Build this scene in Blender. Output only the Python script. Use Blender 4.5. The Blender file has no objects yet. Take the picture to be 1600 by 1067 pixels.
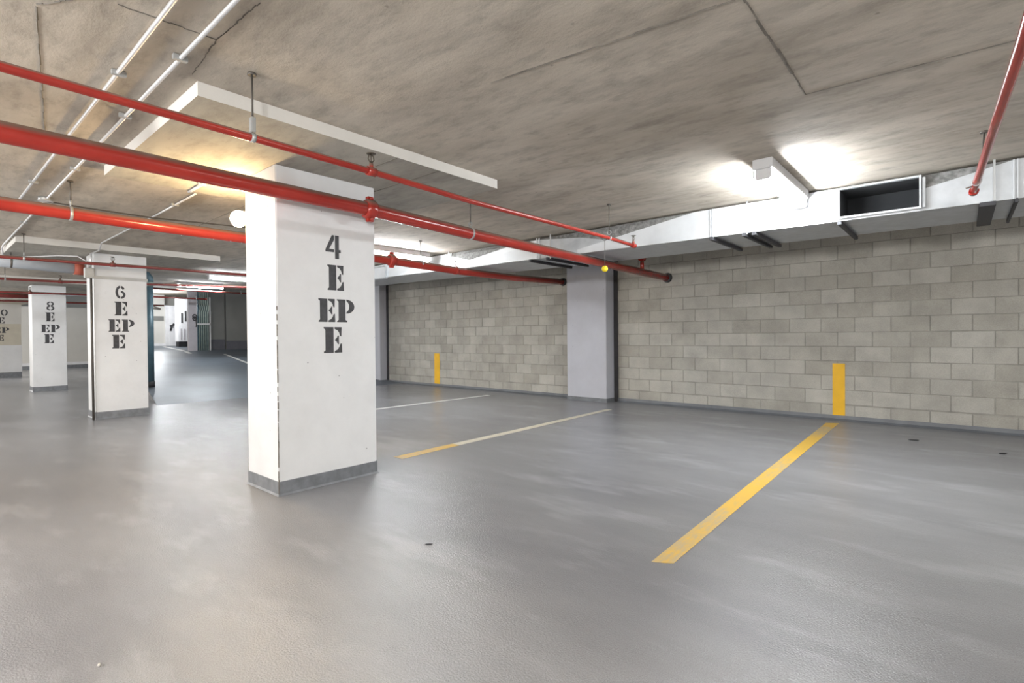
import bpy, bmesh, math, random
from mathutils import Vector, Matrix

random.seed(7)
SC = bpy.context.scene
COL = SC.collection

# ------------------------------------------------------------------ camera
cam_d = bpy.data.cameras.new('camera')
cam_d.sensor_width = 36.0
cam_d.lens = 810.86 / 1600 * 36
cam_d.clip_start = 0.02
cam = bpy.data.objects.new('camera', cam_d)
COL.objects.link(cam)
_r = Vector((0.7569, 0.6534, -0.0082)).normalized()
_f = Vector((-0.6535, 0.7569, -0.0099)).normalized()
_u = _r.cross(_f).normalized()
_r = _f.cross(_u)
cam.matrix_world = Matrix(((_r.x, _u.x, -_f.x, 0), (_r.y, _u.y, -_f.y, 0), (_r.z, _u.z, -_f.z, 1.2), (0, 0, 0, 1)))
SC.camera = cam

# ------------------------------------------------------------------ world, exposure
SC.view_settings.view_transform = 'Standard'
SC.view_settings.look = 'None'
SC.view_settings.gamma = 1
SC.view_settings.use_curve_mapping = False
SC.view_settings.exposure = -0.08
w = bpy.data.worlds.new('garage_air')
SC.world = w
w.use_nodes = True
w.node_tree.nodes['Background'].inputs[0].default_value = (0.8, 0.85, 0.9, 1)
w.node_tree.nodes['Background'].inputs[1].default_value = 0.3

LAMP_NEAR = 430.0       # emission of the fluorescent lenses
LAMP_MID = 340.0
LAMP_FAR = 260.0
WARM = 480.0           # emission of the jar lamp behind column 4

# unseen fill lights added behind and beside the camera, without fittings
def fill_light(name, loc, power, radius=0.25, color=(1, 0.99, 0.97)):
    d = bpy.data.lights.new(name, 'POINT')
    d.energy = power
    d.color = color
    d.shadow_soft_size = radius
    o = bpy.data.objects.new(name, d)
    o.location = loc
    COL.objects.link(o)
    return o
fill_light('unseen_fill_light', (1.4, -1.6, 1.95), 560)
fill_light('unseen_fill_light', (-3.4, -2.4, 1.95), 520)
fill_light('unseen_fill_light', (-9.0, -2.0, 1.95), 400)
fill_light('unseen_fill_light', (-15.0, -1.6, 1.95), 340)
fill_light('unseen_fill_light', (-23.5, -1.0, 1.95), 700)
fill_light('unseen_fill_light', (4.6, 4.2, 1.95), 150)
fill_light('drive_fill_light', (-23.3, 6.2, 2.55), 150, 0.15, (0.92, 0.96, 1.0))  # added fill that brightens the far end of the drive

# ------------------------------------------------------------------ materials
def new_mat(name):
    m = bpy.data.materials.new(name)
    m.use_nodes = True
    nt = m.node_tree
    b = nt.nodes['Principled BSDF']
    return m, nt, b

def node(nt, typ, **kw):
    n = nt.nodes.new(typ)
    for k, v in kw.items():
        setattr(n, k, v)
    return n

def coords(nt, scale=(1, 1, 1), kind='Object', rot=(0, 0, 0)):
    tc = node(nt, 'ShaderNodeTexCoord')
    mp = node(nt, 'ShaderNodeMapping')
    mp.inputs['Scale'].default_value = scale
    mp.inputs['Rotation'].default_value = rot
    nt.links.new(tc.outputs[kind], mp.inputs['Vector'])
    return mp.outputs['Vector']

def noise(nt, vec, scale, detail=4, rough=0.55):
    n = node(nt, 'ShaderNodeTexNoise')
    n.inputs['Scale'].default_value = scale
    n.inputs['Detail'].default_value = detail
    n.inputs['Roughness'].default_value = rough
    nt.links.new(vec, n.inputs['Vector'])
    return n.outputs['Fac']

def ramp(nt, fac, stops):
    r = node(nt, 'ShaderNodeValToRGB')
    e = r.color_ramp.elements
    while len(e) < len(stops):
        e.new(0.5)
    for i, (p, c) in enumerate(stops):
        e[i].position = p
        e[i].color = (c, c, c, 1) if not isinstance(c, tuple) else (c[0], c[1], c[2], 1)
    nt.links.new(fac, r.inputs['Fac'])
    return r.outputs['Color']

def mix(nt, a, b, fac, mode='MIX'):
    m = node(nt, 'ShaderNodeMix', data_type='RGBA', blend_type=mode)
    for s, v in ((m.inputs[6], a), (m.inputs[7], b), (m.inputs[0], fac)):
        if hasattr(v, 'links'):
            nt.links.new(v, s)
        elif isinstance(v, tuple):
            s.default_value = (v[0], v[1], v[2], 1)
        else:
            s.default_value = v
    return m.outputs[2]

def bump(nt, b, height, strength, dist=0.01):
    n = node(nt, 'ShaderNodeBump')
    n.inputs['Strength'].default_value = strength
    n.inputs['Distance'].default_value = dist
    nt.links.new(height, n.inputs['Height'])
    nt.links.new(n.outputs['Normal'], b.inputs['Normal'])

def flat(name, col, rough=0.6, metal=0.0, var=0.12, vs=6.0, bs=0.0, bsc=60.0):
    m, nt, b = new_mat(name)
    v = coords(nt)
    f = noise(nt, v, vs, 5)
    c = ramp(nt, f, [(0.3, tuple(x * (1 - var) for x in col)), (0.7, tuple(min(1, x * (1 + var)) for x in col))])
    nt.links.new(c, b.inputs['Base Color'])
    b.inputs['Roughness'].default_value = rough
    b.inputs['Metallic'].default_value = metal
    if bs:
        bump(nt, b, noise(nt, v, bsc, 3), bs, 0.004)
    return m

def emit(name, col, strength):
    m, nt, b = new_mat(name)
    b.inputs['Base Color'].default_value = (0.9, 0.9, 0.9, 1)
    b.inputs['Emission Color'].default_value = (*col, 1)
    b.inputs['Emission Strength'].default_value = strength
    return m

def concrete(name, dark, light, stretch=(1, 1, 1), scale=1.0, bs=0.35):
    m, nt, b = new_mat(name)
    v = coords(nt, stretch)
    big = noise(nt, v, 0.9 * scale, 6, 0.6)
    fine = noise(nt, v, 7 * scale, 8, 0.7)
    vf = coords(nt)
    grain = noise(nt, vf, 90, 3, 0.7)
    c = ramp(nt, big, [(0.33, dark), (0.66, light)])
    s = ramp(nt, fine, [(0.34, 0.66), (0.50, 1.0), (0.75, 1.06)])
    c = mix(nt, c, s, 0.65, 'MULTIPLY')
    mid = noise(nt, coords(nt, (stretch[0] * .8, stretch[1] * 1.6, 1), rot=(0, 0, 0.5)), 2.6 * scale, 7, 0.68)
    c = mix(nt, c, ramp(nt, mid, [(0.34, 0.74), (0.52, 1.0), (0.72, 1.12)]), 0.8, 'MULTIPLY')
    # small dark pits
    vo = node(nt, 'ShaderNodeTexVoronoi')
    vo.inputs['Scale'].default_value = 5.0
    nt.links.new(vf, vo.inputs['Vector'])
    pit = ramp(nt, vo.outputs['Distance'], [(0.03, 0.35), (0.06, 1.0)])
    c = mix(nt, c, pit, 0.5, 'MULTIPLY')
    nt.links.new(c, b.inputs['Base Color'])
    b.inputs['Roughness'].default_value = 0.85
    h = mix(nt, fine, grain, 0.35)
    bump(nt, b, h, bs, 0.01)
    return m

def floor_mat():
    m, nt, b = new_mat('floor_membrane')
    v = coords(nt)
    vs = coords(nt, (0.5, 1.4, 1), rot=(0, 0, 0.5))
    a = noise(nt, vs, 0.55, 5, 0.6)
    c1 = ramp(nt, a, [(0.33, (0.200, 0.204, 0.216)), (0.64, (0.300, 0.303, 0.313))])
    scuff = noise(nt, vs, 1.9, 7, 0.6)
    s = ramp(nt, scuff, [(0.53, 0.0), (0.72, 0.5)])
    c = mix(nt, c1, (0.42, 0.425, 0.44), s)
    g = noise(nt, v, 240, 2, 0.6)
    sp = ramp(nt, g, [(0.35, 0.86), (0.65, 1.12)])
    c = mix(nt, c, sp, 1.0, 'MULTIPLY')
    nt.links.new(c, b.inputs['Base Color'])
    b.inputs['Roughness'].default_value = 0.2
    b.inputs['Specular IOR Level'].default_value = 0.5
    peel = noise(nt, v, 120, 3, 0.55)
    bump(nt, b, peel, 0.5, 0.006)
    return m

def block_mat():
    m, nt, b = new_mat('concrete_block_face')
    oi = node(nt, 'ShaderNodeObjectInfo')
    c = ramp(nt, oi.outputs['Random'], [(0.0, (0.36, 0.345, 0.305)), (0.5, (0.40, 0.385, 0.345)), (1.0, (0.45, 0.435, 0.395))])
    v = coords(nt, kind='Object')
    add = node(nt, 'ShaderNodeVectorMath', operation='ADD')
    nt.links.new(v, add.inputs[0])
    nt.links.new(oi.outputs['Location'], add.inputs[1])
    f = noise(nt, add.outputs[0], 3, 6, 0.6)
    c = mix(nt, c, ramp(nt, f, [(0.3, 0.82), (0.7, 1.12)]), 1.0, 'MULTIPLY')
    g = noise(nt, add.outputs[0], 85, 3, 0.7)
    c = mix(nt, c, ramp(nt, g, [(0.3, 0.86), (0.7, 1.08)]), 1.0, 'MULTIPLY')
    nt.links.new(c, b.inputs['Base Color'])
    b.inputs['Roughness'].default_value = 0.9
    bump(nt, b, g, 0.5, 0.004)
    return m

def red_paint(name='red_pipe_paint', d1=(0.30, 0.022, 0.015), d2=(0.40, 0.036, 0.024)):
    m, nt, b = new_mat(name)
    v = coords(nt)
    n = noise(nt, v, 3, 4)
    c = ramp(nt, n, [(0.3, d1), (0.7, d2)])
    # dust lying on the upper side
    ge = node(nt, 'ShaderNodeNewGeometry')
    sx = node(nt, 'ShaderNodeSeparateXYZ')
    nt.links.new(ge.outputs['Normal'], sx.inputs[0])
    d = ramp(nt, sx.outputs['Z'], [(0.12, 0.0), (0.62, 0.85)])
    c = mix(nt, c, (0.20, 0.15, 0.12), d)
    nt.links.new(c, b.inputs['Base Color'])
    b.inputs['Roughness'].default_value = 0.22
    return m

def worn_paint(name, col, base, wear, along=None):
    m, nt, b = new_mat(name)
    v = coords(nt, (22, 5, 1), rot=(0, 0, 0.0))
    n = noise(nt, v, 1.3, 6, 0.75)
    v2 = coords(nt)
    n2 = noise(nt, v2, 1.1, 2, 0.5)
    s = node(nt, 'ShaderNodeMath', operation='ADD')
    nt.links.new(n, s.inputs[0])
    nt.links.new(n2, s.inputs[1])
    hv = node(nt, 'ShaderNodeMath', operation='MULTIPLY')
    nt.links.new(s.outputs[0], hv.inputs[0])
    hv.inputs[1].default_value = 0.5
    f = ramp(nt, hv.outputs[0], [(wear, 0.0), (wear + 0.1, 0.75)])
    c = mix(nt, col, base, f)
    nt.links.new(c, b.inputs['Base Color'])
    b.inputs['Roughness'].default_value = 0.5
    return m

def column_paint(name, col):
    m, nt, b = new_mat(name)
    v = coords(nt)
    n = noise(nt, v, 2.2, 6, 0.65)
    c = ramp(nt, n, [(0.3, tuple(x * 0.9 for x in col)), (0.65, col)])
    vo = node(nt, 'ShaderNodeTexVoronoi')
    vo.inputs['Scale'].default_value = 7.0
    nt.links.new(v, vo.inputs['Vector'])
    pit = ramp(nt, vo.outputs['Distance'], [(0.025, 0.25), (0.05, 1.0)])
    c = mix(nt, c, pit, 0.8, 'MULTIPLY')
    sm = noise(nt, v, 5.5, 8, 0.75)
    c = mix(nt, c, ramp(nt, sm, [(0.28, 0.72), (0.36, 1.0)]), 0.6, 'MULTIPLY')
    nt.links.new(c, b.inputs['Base Color'])
    b.inputs['Roughness'].default_value = 0.6
    bump(nt, b, noise(nt, v, 12, 5), 0.12, 0.01)
    return m

M = {}
M['floor'] = floor_mat()
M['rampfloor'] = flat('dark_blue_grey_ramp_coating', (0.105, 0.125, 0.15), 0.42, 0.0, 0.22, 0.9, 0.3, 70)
M['ceiling'] = concrete('slab_concrete', (0.375, 0.328, 0.27), (0.55, 0.497, 0.425), (0.7, 1.5, 1), 1.0, 0.5)
M['panel'] = concrete('drop_panel_concrete', (0.33, 0.31, 0.27), (0.43, 0.405, 0.355), (0.7, 1.4, 1), 1.0)
M['fascia'] = column_paint('panel_edge_paint', (0.74, 0.72, 0.68))
M['column'] = column_paint('white_column_paint', (0.735, 0.742, 0.75))
M['pilaster'] = column_paint('pale_grey_pilaster_paint', (0.52, 0.53, 0.585))
M['band'] = flat('grey_base_band', (0.17, 0.18, 0.195), 0.5, var=0.2, vs=14)
M['stencil'] = flat('black_stencil_paint', (0.045, 0.045, 0.05), 0.6, var=0.35, vs=22)
M['block'] = block_mat()
M['mortar'] = flat('mortar', (0.30, 0.29, 0.26), 0.95, var=0.2, bs=0.3)
M['red'] = red_paint()
M['redold'] = red_paint('old_dark_red_paint', (0.17, 0.03, 0.028), (0.24, 0.045, 0.04))
M['cove'] = flat('dark_floor_upturn', (0.12, 0.13, 0.145), 0.45, var=0.15)
M['galv'] = flat('galvanised_sheet', (0.50, 0.52, 0.54), 0.42, 0.35, 0.10, 9)
M['galvlight'] = flat('pale_galvanised_sheet', (0.62, 0.64, 0.66), 0.42, 0.25, 0.06, 5)  # paler sheet tone for most front panels of the duct
M['darksheet'] = flat('dark_galvanised_sheet', (0.20, 0.20, 0.195), 0.75, 0.1, 0.45, 26)  # darker mottled sheet tone for the upper facets of the duct
M['dust'] = flat('dust_covered_sheet', (0.45, 0.44, 0.42), 0.9, 0.0, 0.4, 40)
M['dark'] = flat('dark_steel', (0.05, 0.05, 0.055), 0.6, 0.3)
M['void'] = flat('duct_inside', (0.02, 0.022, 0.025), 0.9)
M['steel'] = flat('steel_rod', (0.10, 0.09, 0.08), 0.55, 0.3)
M['bracket'] = flat('zinc_bracket', (0.45, 0.46, 0.46), 0.45, 0.5)
M['conduit'] = flat('zinc_conduit', (0.66, 0.66, 0.67), 0.38, 0.35, 0.05)
M['brass'] = flat('dull_brass', (0.09, 0.075, 0.055), 0.45, 0.6)
M['yellow'] = flat('yellow_wall_paint', (0.78, 0.44, 0.01), 0.55, var=0.08)
M['lineyellow'] = worn_paint('worn_yellow_floor_paint', (0.68, 0.42, 0.06), (0.42, 0.36, 0.24), 0.48)
M['linewhite'] = worn_paint('worn_white_floor_paint', (0.68, 0.68, 0.66), (0.40, 0.40, 0.40), 0.54)
M['linepale'] = worn_paint('faded_yellow_floor_paint', (0.60, 0.56, 0.45), (0.38, 0.37, 0.33), 0.54)
M['ball'] = flat('yellow_ball_felt', (0.85, 0.66, 0.02), 0.7, var=0.1, bs=0.4, bsc=200)
M['housing'] = flat('white_enamel', (0.62, 0.62, 0.63), 0.4, var=0.03)
M['lens_near'] = emit('lit_lens_near', (0.93, 0.97, 1.0), LAMP_NEAR)
M['lens_mid'] = emit('lit_lens_mid', (0.93, 0.97, 1.0), LAMP_MID)
M['lens_far'] = emit('lit_lens_far', (0.93, 0.97, 1.0), LAMP_FAR)
def lens_mat():
    m, nt, b = new_mat('clear_ribbed_lens')
    tr = node(nt, 'ShaderNodeBsdfTransparent')
    tl = node(nt, 'ShaderNodeBsdfTranslucent')
    tl.inputs['Color'].default_value = (0.95, 0.95, 0.95, 1)
    mx = node(nt, 'ShaderNodeMixShader')
    mx.inputs[0].default_value = 0.22
    nt.links.new(tr.outputs[0], mx.inputs[1]); nt.links.new(tl.outputs[0], mx.inputs[2])
    nt.links.new(mx.outputs[0], nt.nodes['Material Output'].inputs['Surface'])
    return m
M['lens'] = lens_mat()
M['lens_warm'] = emit('lit_jar_glass', (1.0, 0.70, 0.34), WARM)
M['wallpale'] = flat('pale_wall_paint', (0.60, 0.585, 0.55), 0.8, var=0.07, vs=0.8)
M['wallwhite'] = flat('white_wall_paint', (0.74, 0.74, 0.76), 0.7, var=0.05)
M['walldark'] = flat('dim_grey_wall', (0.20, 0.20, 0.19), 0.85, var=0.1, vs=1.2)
M['walllower'] = flat('dark_dado_paint', (0.10, 0.10, 0.115), 0.8)
M['mauve'] = flat('mauve_grey_paint', (0.42, 0.40, 0.43), 0.7, var=0.05)
M['beige'] = flat('beige_column_paint', (0.55, 0.51, 0.42), 0.7, var=0.05)
M['bluegreen'] = flat('blue_green_pipe', (0.055, 0.105, 0.135), 0.4, 0.1, 0.2)
M['greenpipe'] = flat('grey_green_riser', (0.30, 0.36, 0.33), 0.4, 0.1, 0.15)
M['palepipe'] = flat('pale_blue_drain', (0.46, 0.49, 0.53), 0.35, 0.0, 0.06)
M['orange'] = flat('rusty_red_coupling', (0.42, 0.10, 0.06), 0.6)
M['black'] = flat('black_plastic', (0.015, 0.015, 0.018), 0.6)
M['pebble'] = flat('pale_pebble', (0.5, 0.48, 0.44), 0.9)

# ------------------------------------------------------------------ mesh helpers
class MB:
    def __init__(s):
        s.v = []
        s.f = []
        s.m = []
        s.sm = []

    def add(s, vs, fs, mi=0, smooth=False):
        o = len(s.v)
        s.v += [tuple(v) for v in vs]
        for f in fs:
            s.f.append([i + o for i in f])
            s.m.append(mi)
            s.sm.append(smooth)
        return s

    def box(s, a, b, mi=0, bev=0.0):
        (x0, y0, z0), (x1, y1, z1) = a, b
        if bev:
            bm = bmesh.new()
            bmesh.ops.create_cube(bm, size=1)
            for v in bm.verts:
                v.co = Vector((x0 + (v.co.x + .5) * (x1 - x0), y0 + (v.co.y + .5) * (y1 - y0), z0 + (v.co.z + .5) * (z1 - z0)))
            bmesh.ops.bevel(bm, geom=bm.edges[:] , offset=bev, segments=2, affect='EDGES')
            bm.verts.index_update()
            s.add([v.co for v in bm.verts], [[v.index for v in f.verts] for f in bm.faces], mi)
            bm.free()
            return s
        s.add([(x0, y0, z0), (x1, y0, z0), (x1, y1, z0), (x0, y1, z0), (x0, y0, z1), (x1, y0, z1), (x1, y1, z1), (x0, y1, z1)],
              [(3, 2, 1, 0), (4, 5, 6, 7), (0, 1, 5, 4), (1, 2, 6, 5), (2, 3, 7, 6), (3, 0, 4, 7)], mi)
        return s

    def tube(s, pts, r, n=16, mi=0, caps=True):
        pts = [Vector(p) for p in pts]
        rs = r if isinstance(r, (list, tuple)) else [r] * len(pts)
        rings = []
        prev = None
        vs = []
        for i, p in enumerate(pts):
            if i == 0:
                d = (pts[1] - p).normalized()
            elif i == len(pts) - 1:
                d = (p - pts[i - 1]).normalized()
            else:
                d = ((p - pts[i - 1]).normalized() + (pts[i + 1] - p).normalized()).normalized()
            if prev is None:
                ref = Vector((0, 0, 1)) if abs(d.z) < 0.9 else Vector((1, 0, 0))
                a = d.cross(ref).normalized()
            else:
                a = (prev - d * prev.dot(d)).normalized()
            prev = a
            b = d.cross(a)
            for k in range(n):
                t = 2 * math.pi * k / n
                vs.append(p + (a * math.cos(t) + b * math.sin(t)) * rs[i])
        fs = []
        L = len(pts)
        for i in range(L - 1):
            for k in range(n):
                k2 = (k + 1) % n
                fs.append((i * n + k, i * n + k2, (i + 1) * n + k2, (i + 1) * n + k))
        s.add(vs, fs, mi, True)
        if caps:
            o = len(s.v) - len(vs)
            s.f.append([o + k for k in range(n)][::-1]); s.m.append(mi); s.sm.append(False)
            s.f.append([o + (L - 1) * n + k for k in range(n)]); s.m.append(mi); s.sm.append(False)
        return s

    def ring(s, c, axis, R, r, n=20, k=8, mi=0, a0=0, a1=2 * math.pi):
        c = Vector(c)
        ax = Vector(axis).normalized()
        ref = Vector((0, 0, 1)) if abs(ax.z) < 0.9 else Vector((1, 0, 0))
        a = ax.cross(ref).normalized()
        b = ax.cross(a)
        pts = [c + (a * math.cos(a0 + (a1 - a0) * i / n) + b * math.sin(a0 + (a1 - a0) * i / n)) * R for i in range(n + 1)]
        return s.tube(pts, r, k, mi, False)

    def sphere(s, c, r, n=16, m=10, mi=0, sc=(1, 1, 1)):
        vs = []
        fs = []
        for j in range(m + 1):
            ph = math.pi * j / m
            for i in range(n):
                th = 2 * math.pi * i / n
                vs.append((c[0] + r * sc[0] * math.sin(ph) * math.cos(th), c[1] + r * sc[1] * math.sin(ph) * math.sin(th), c[2] + r * sc[2] * math.cos(ph)))
        for j in range(m):
            for i in range(n):
                i2 = (i + 1) % n
                fs.append((j * n + i, (j + 1) * n + i, (j + 1) * n + i2, j * n + i2))
        s.add(vs, fs, mi, True)
        return s

    def prism(s, poly, to3, depth, mi=0):
        """poly: 2-D outline; to3(u, v, d) maps to 3-D; extruded from d=0 to depth"""
        n = len(poly)
        vs = [to3(u, v, 0) for u, v in poly] + [to3(u, v, depth) for u, v in poly]
        fs = [tuple(range(n))[::-1], tuple(range(n, 2 * n))]
        for i in range(n):
            j = (i + 1) % n
            fs.append((i, j, n + j, n + i))
        s.add(vs, fs, mi)
        return s

    def build(s, name, mats, parent=None, recalc=True):
        me = bpy.data.meshes.new(name)
        me.from_pydata(s.v, [], s.f)
        if not isinstance(mats, (list, tuple)):
            mats = [mats]
        for m in mats:
            me.materials.append(m)
        me.polygons.foreach_set('material_index', s.m)
        me.polygons.foreach_set('use_smooth', s.sm)
        if recalc:
            bm = bmesh.new()
            bm.from_mesh(me)
            bmesh.ops.remove_doubles(bm, verts=bm.verts, dist=1e-6)
            bmesh.ops.recalc_face_normals(bm, faces=bm.faces)
            bm.to_mesh(me)
            bm.free()
        me.update()
        o = bpy.data.objects.new(name, me)
        COL.objects.link(o)
        if parent is not None:
            attach(o, parent)
        return o

WORLD = {}
def wloc(p):
    return WORLD.get(p.name, Vector((0, 0, 0)))

def attach(o, p):
    """parent o (built in world coordinates) to p without moving it"""
    o.parent = p
    o.matrix_parent_inverse = Matrix.Translation(-wloc(p))

def tag(o, label, cat, group=None):
    o['label'] = label
    o['category'] = cat
    if group:
        o['group'] = group
    return o

def thing(name, loc, label, cat, group=None):
    o = bpy.data.objects.new(name, None)
    o.empty_display_size = 0.1
    o.location = loc
    COL.objects.link(o)
    WORLD[o.name] = Vector(loc)
    return tag(o, label, cat, group)

def struct(o):
    o['kind'] = 'structure'
    return o

CEIL = 2.594
PAN = 2.516
YW = 8.39        # face of the block wall

# ------------------------------------------------------------------ floor with the ramp at the back
def floor_z(x, y):
    """the drive rises beyond column 6, right of a line that runs outward from the camera side"""
    if x > -11 or y < 2.9 + (-11 - x) * 0.17:
        return 0.0
    if x > -20.5:
        return (-11 - x) / 9.5 * 0.78
    return 0.78 + min(0.14, (-20.5 - x) * 0.031)

m = MB()
m.box((-11, -7, -0.3), (6.5, 9.2, 0))
m.add([(-11, -7, 0), (-11, 2.9, 0), (-32, 6.47, 0), (-32, -7, 0)], [(0, 1, 2, 3)])
xs = [-11, -12, -14, -16, -18, -20, -20.5, -22, -25, -26.5]
for a, b in zip(xs, xs[1:]):
    ya, yb = 2.9 + (-11 - a) * 0.17, 2.9 + (-11 - b) * 0.17
    za, zb = floor_z(a, 99), floor_z(b, 99)
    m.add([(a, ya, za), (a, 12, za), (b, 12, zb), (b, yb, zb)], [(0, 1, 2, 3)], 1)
    m.add([(a, ya, 0), (a, ya, za), (b, yb, zb), (b, yb, 0)], [(0, 1, 2, 3)])
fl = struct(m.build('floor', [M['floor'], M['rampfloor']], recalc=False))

# ------------------------------------------------------------------ ceiling
m = MB()
m.box((-11, -7, CEIL), (6.5, 9.2, CEIL + 0.25))
m.box((-32, -7, CEIL), (-11, 2.9, CEIL + 0.25))
def ceil_z(x):
    if x > -11: return CEIL
    return CEIL + min(0.46, (-11 - x) / 9.5 * 0.46)
for a, b in zip(xs, xs[1:]):
    za, zb = ceil_z(a), ceil_z(b)
    m.add([(a, 2.9, za), (a, 12, za), (b, 12, zb), (b, 2.9, zb)], [(3, 2, 1, 0)])
    m.add([(a, 2.9, CEIL), (a, 2.9, za), (b, 2.9, zb), (b, 2.9, CEIL)], [(0, 1, 2, 3)])
ce = struct(m.build('ceiling', M['ceiling'], recalc=False))

def panel(x0, x1, y0, y1, zb=PAN):
    m = MB()
    m.box((x0, y0, zb), (x1, y1, CEIL + 0.01), 0)
    o = m.build('drop_panel', [M['panel'], M['fascia']], ce)
    for p in o.data.polygons:
        if abs(p.normal.z) < 0.5:
            p.material_index = 1
    return o
panel(-5.19, -3.12, 1.03, 3.43)
panel(-11.4, -9.455, 0.92, 3.43, 2.505)
panel(-17.6, -15.45, 0.9, 3.43, 2.49)
panel(-24.2, -22.2, 0.9, 3.0, 2.49)
# formwork fins left on the slab
def fin(p, q, wd=0.004):
    m = MB()
    p = Vector((p[0], p[1], CEIL)); q = Vector((q[0], q[1], CEIL))
    n = 14
    for i in range(n):
        a = p.lerp(q, i / n); b = p.lerp(q, (i + 1) / n)
        d = (b - a).normalized(); s_ = Vector((-d.y, d.x, 0)) * wd * random.uniform(0.35, 1.0)
        j = Vector((-d.y, d.x, 0)) * random.uniform(-0.003, 0.003)
        h = Vector((0, 0, -0.004))
        m.add([a + s_ + j, b + s_ + j, b - s_ + j, a - s_ + j, a + j + h, b + j + h], [(0, 1, 5, 4), (1, 2, 5), (2, 3, 4, 5), (3, 0, 4)])
    return m.build('formwork_fin', M['finc'], ce)
M['finc'] = flat('form_joint_stain', (0.15, 0.135, 0.115), 0.9, var=0.35, vs=12)
for a, b in (((-0.68, 1.2), (-0.68, 3.42)), ((-0.68, 3.42), (1.9, 3.56)), ((-1.95, 2.1), (-0.69, 2.26)), ((-2.2, 0.965), (-2.62, 0.95)),
             ((-2.62, 0.95), (-3.06, 0.985)), ((-2.65, 0.58), (-2.62, 0.95)), ((-2.55, 0.57), (-2.9, 0.36)), ((-2.92, 0.36), (-4.6, 0.6)),
             ((-5.2, 2.3), (-7.8, 2.35))):
    fin(a, b, 0.009 if a[0] > -2 and b[1] > 2 else 0.004)
# hairline ribs on the panel over column 4
for a, b in (((-3.5, 2.35), (-3.13, 2.4)), ((-4.5, 2.75), (-3.13, 2.95))):
    m = MB()
    m.box((a[0], a[1] - .003, PAN - 0.003), (b[0], a[1] + .003, PAN))
    m.build('formwork_fin', M['finc'], ce)

# ------------------------------------------------------------------ walls
def block_wall(name, x0, x1, right_phase):
    m = MB()
    m.box((x0, YW + 0.006, 0), (x1, YW + 0.2, CEIL))
    wl = struct(m.build(name, M['mortar']))
    mesh_full = None
    meshes = {}
    zr = 0.02
    rows = []
    k = 0
    z = 0.02
    rows.append((0.0, 0.21))
    z = 0.22
    while z < CEIL - 0.02:
        rows.append((z, min(z + 0.2, CEIL)))
        z += 0.2
    for ri, (za, zb) in enumerate(rows):
        # courses bounded at z = .02 + .2k, half bond
        ph = right_phase + (0.2 if ri % 2 else 0.0)
        n0 = math.floor((x0 - ph) / 0.4)
        x = ph + n0 * 0.4
        while x < x1 - 0.02:
            xa = max(x, x0); xb = min(x + 0.4, x1)
            if xb - xa > 0.05:
                g = 0.004
                wq = round(xb - xa - 2 * g, 3); hq = round(zb - za - 2 * g, 3)
                key = (wq, hq)
                if key not in meshes:
                    c = 0.004
                    W, H = wq / 2, hq / 2
                    vs = [(-W, 0.03, -H), (W, 0.03, -H), (W, 0.03, H), (-W, 0.03, H),
                          (-W, c, -H), (W, c, -H), (W, c, H), (-W, c, H),
                          (-W + c, 0, -H + c), (W - c, 0, -H + c), (W - c, 0, H - c), (-W + c, 0, H - c)]
                    fs = [(8, 9, 10, 11)]
                    for i in range(4):
                        j = (i + 1) % 4
                        fs.append((4 + i, 4 + j, 8 + j, 8 + i))
                        fs.append((i, j, 4 + j, 4 + i))
                    me = bpy.data.meshes.new('concrete_block')
                    me.from_pydata(vs, [], fs)
                    me.materials.append(M['block'])
                    meshes[key] = me
                o = bpy.data.objects.new('concrete_block', meshes[key])
                COL.objects.link(o)
                o.location = ((xa + xb) / 2 + random.uniform(-.002, .002), YW + random.uniform(-.0035, .0025), (za + zb) / 2 + random.uniform(-.0015, .0015))
                o.rotation_euler = (random.uniform(-.004, .004), random.uniform(-.003, .003), random.uniform(-.004, .004))
                o.parent = wl
            x += 0.4
    return wl
wr = block_wall('wall_back', -4.70, 2.5, -0.684)
wl_ = block_wall('wall_back_left', -11.62, -5.63, -0.72)

def wall(name, a, b, mat):
    m = MB()
    m.box(a, b)
    return struct(m.build(name, mat))
wall('wall_back_right', (2.5, YW, 0), (6.5, YW + .2, CEIL), M['mortar'])
wall('wall_right', (6.5, -7, 0), (6.7, YW + .2, CEIL), M['wallpale'])
wall('wall_front', (-32, -7.2, 0), (6.7, -7, CEIL), M['wallpale'])
wall('wall_left', (-32.2, -7, 0), (-32, 7.2, 3.3), M['wallpale'])
wall('wall_far_left', (-29.2, -0.5, 0), (-29, 5.98, CEIL), M['wallpale'])
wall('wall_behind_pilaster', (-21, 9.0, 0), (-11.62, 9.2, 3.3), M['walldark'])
wall('wall_drive_end', (-26.7, 5.4, 0.0), (-26.5, 12.2, 3.3), M['wallpale'])
wall('wall_drive_side', (-26.7, 12.0, 0), (-21, 12.2, 3.3), M['walldark'])
# dark bay beside the risers
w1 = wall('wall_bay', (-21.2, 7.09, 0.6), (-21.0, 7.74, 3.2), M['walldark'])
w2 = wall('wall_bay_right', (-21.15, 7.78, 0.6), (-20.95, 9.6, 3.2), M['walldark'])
m = MB(); m.box((-21.0, 7.09, 0.7), (-20.985, 7.74, 1.18)); struct(m.build('trim_1', M['walllower']))
m = MB(); m.box((-20.95, 7.78, 0.7), (-20.935, 9.6, 1.12)); struct(m.build('trim_2', M['walllower']))
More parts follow.
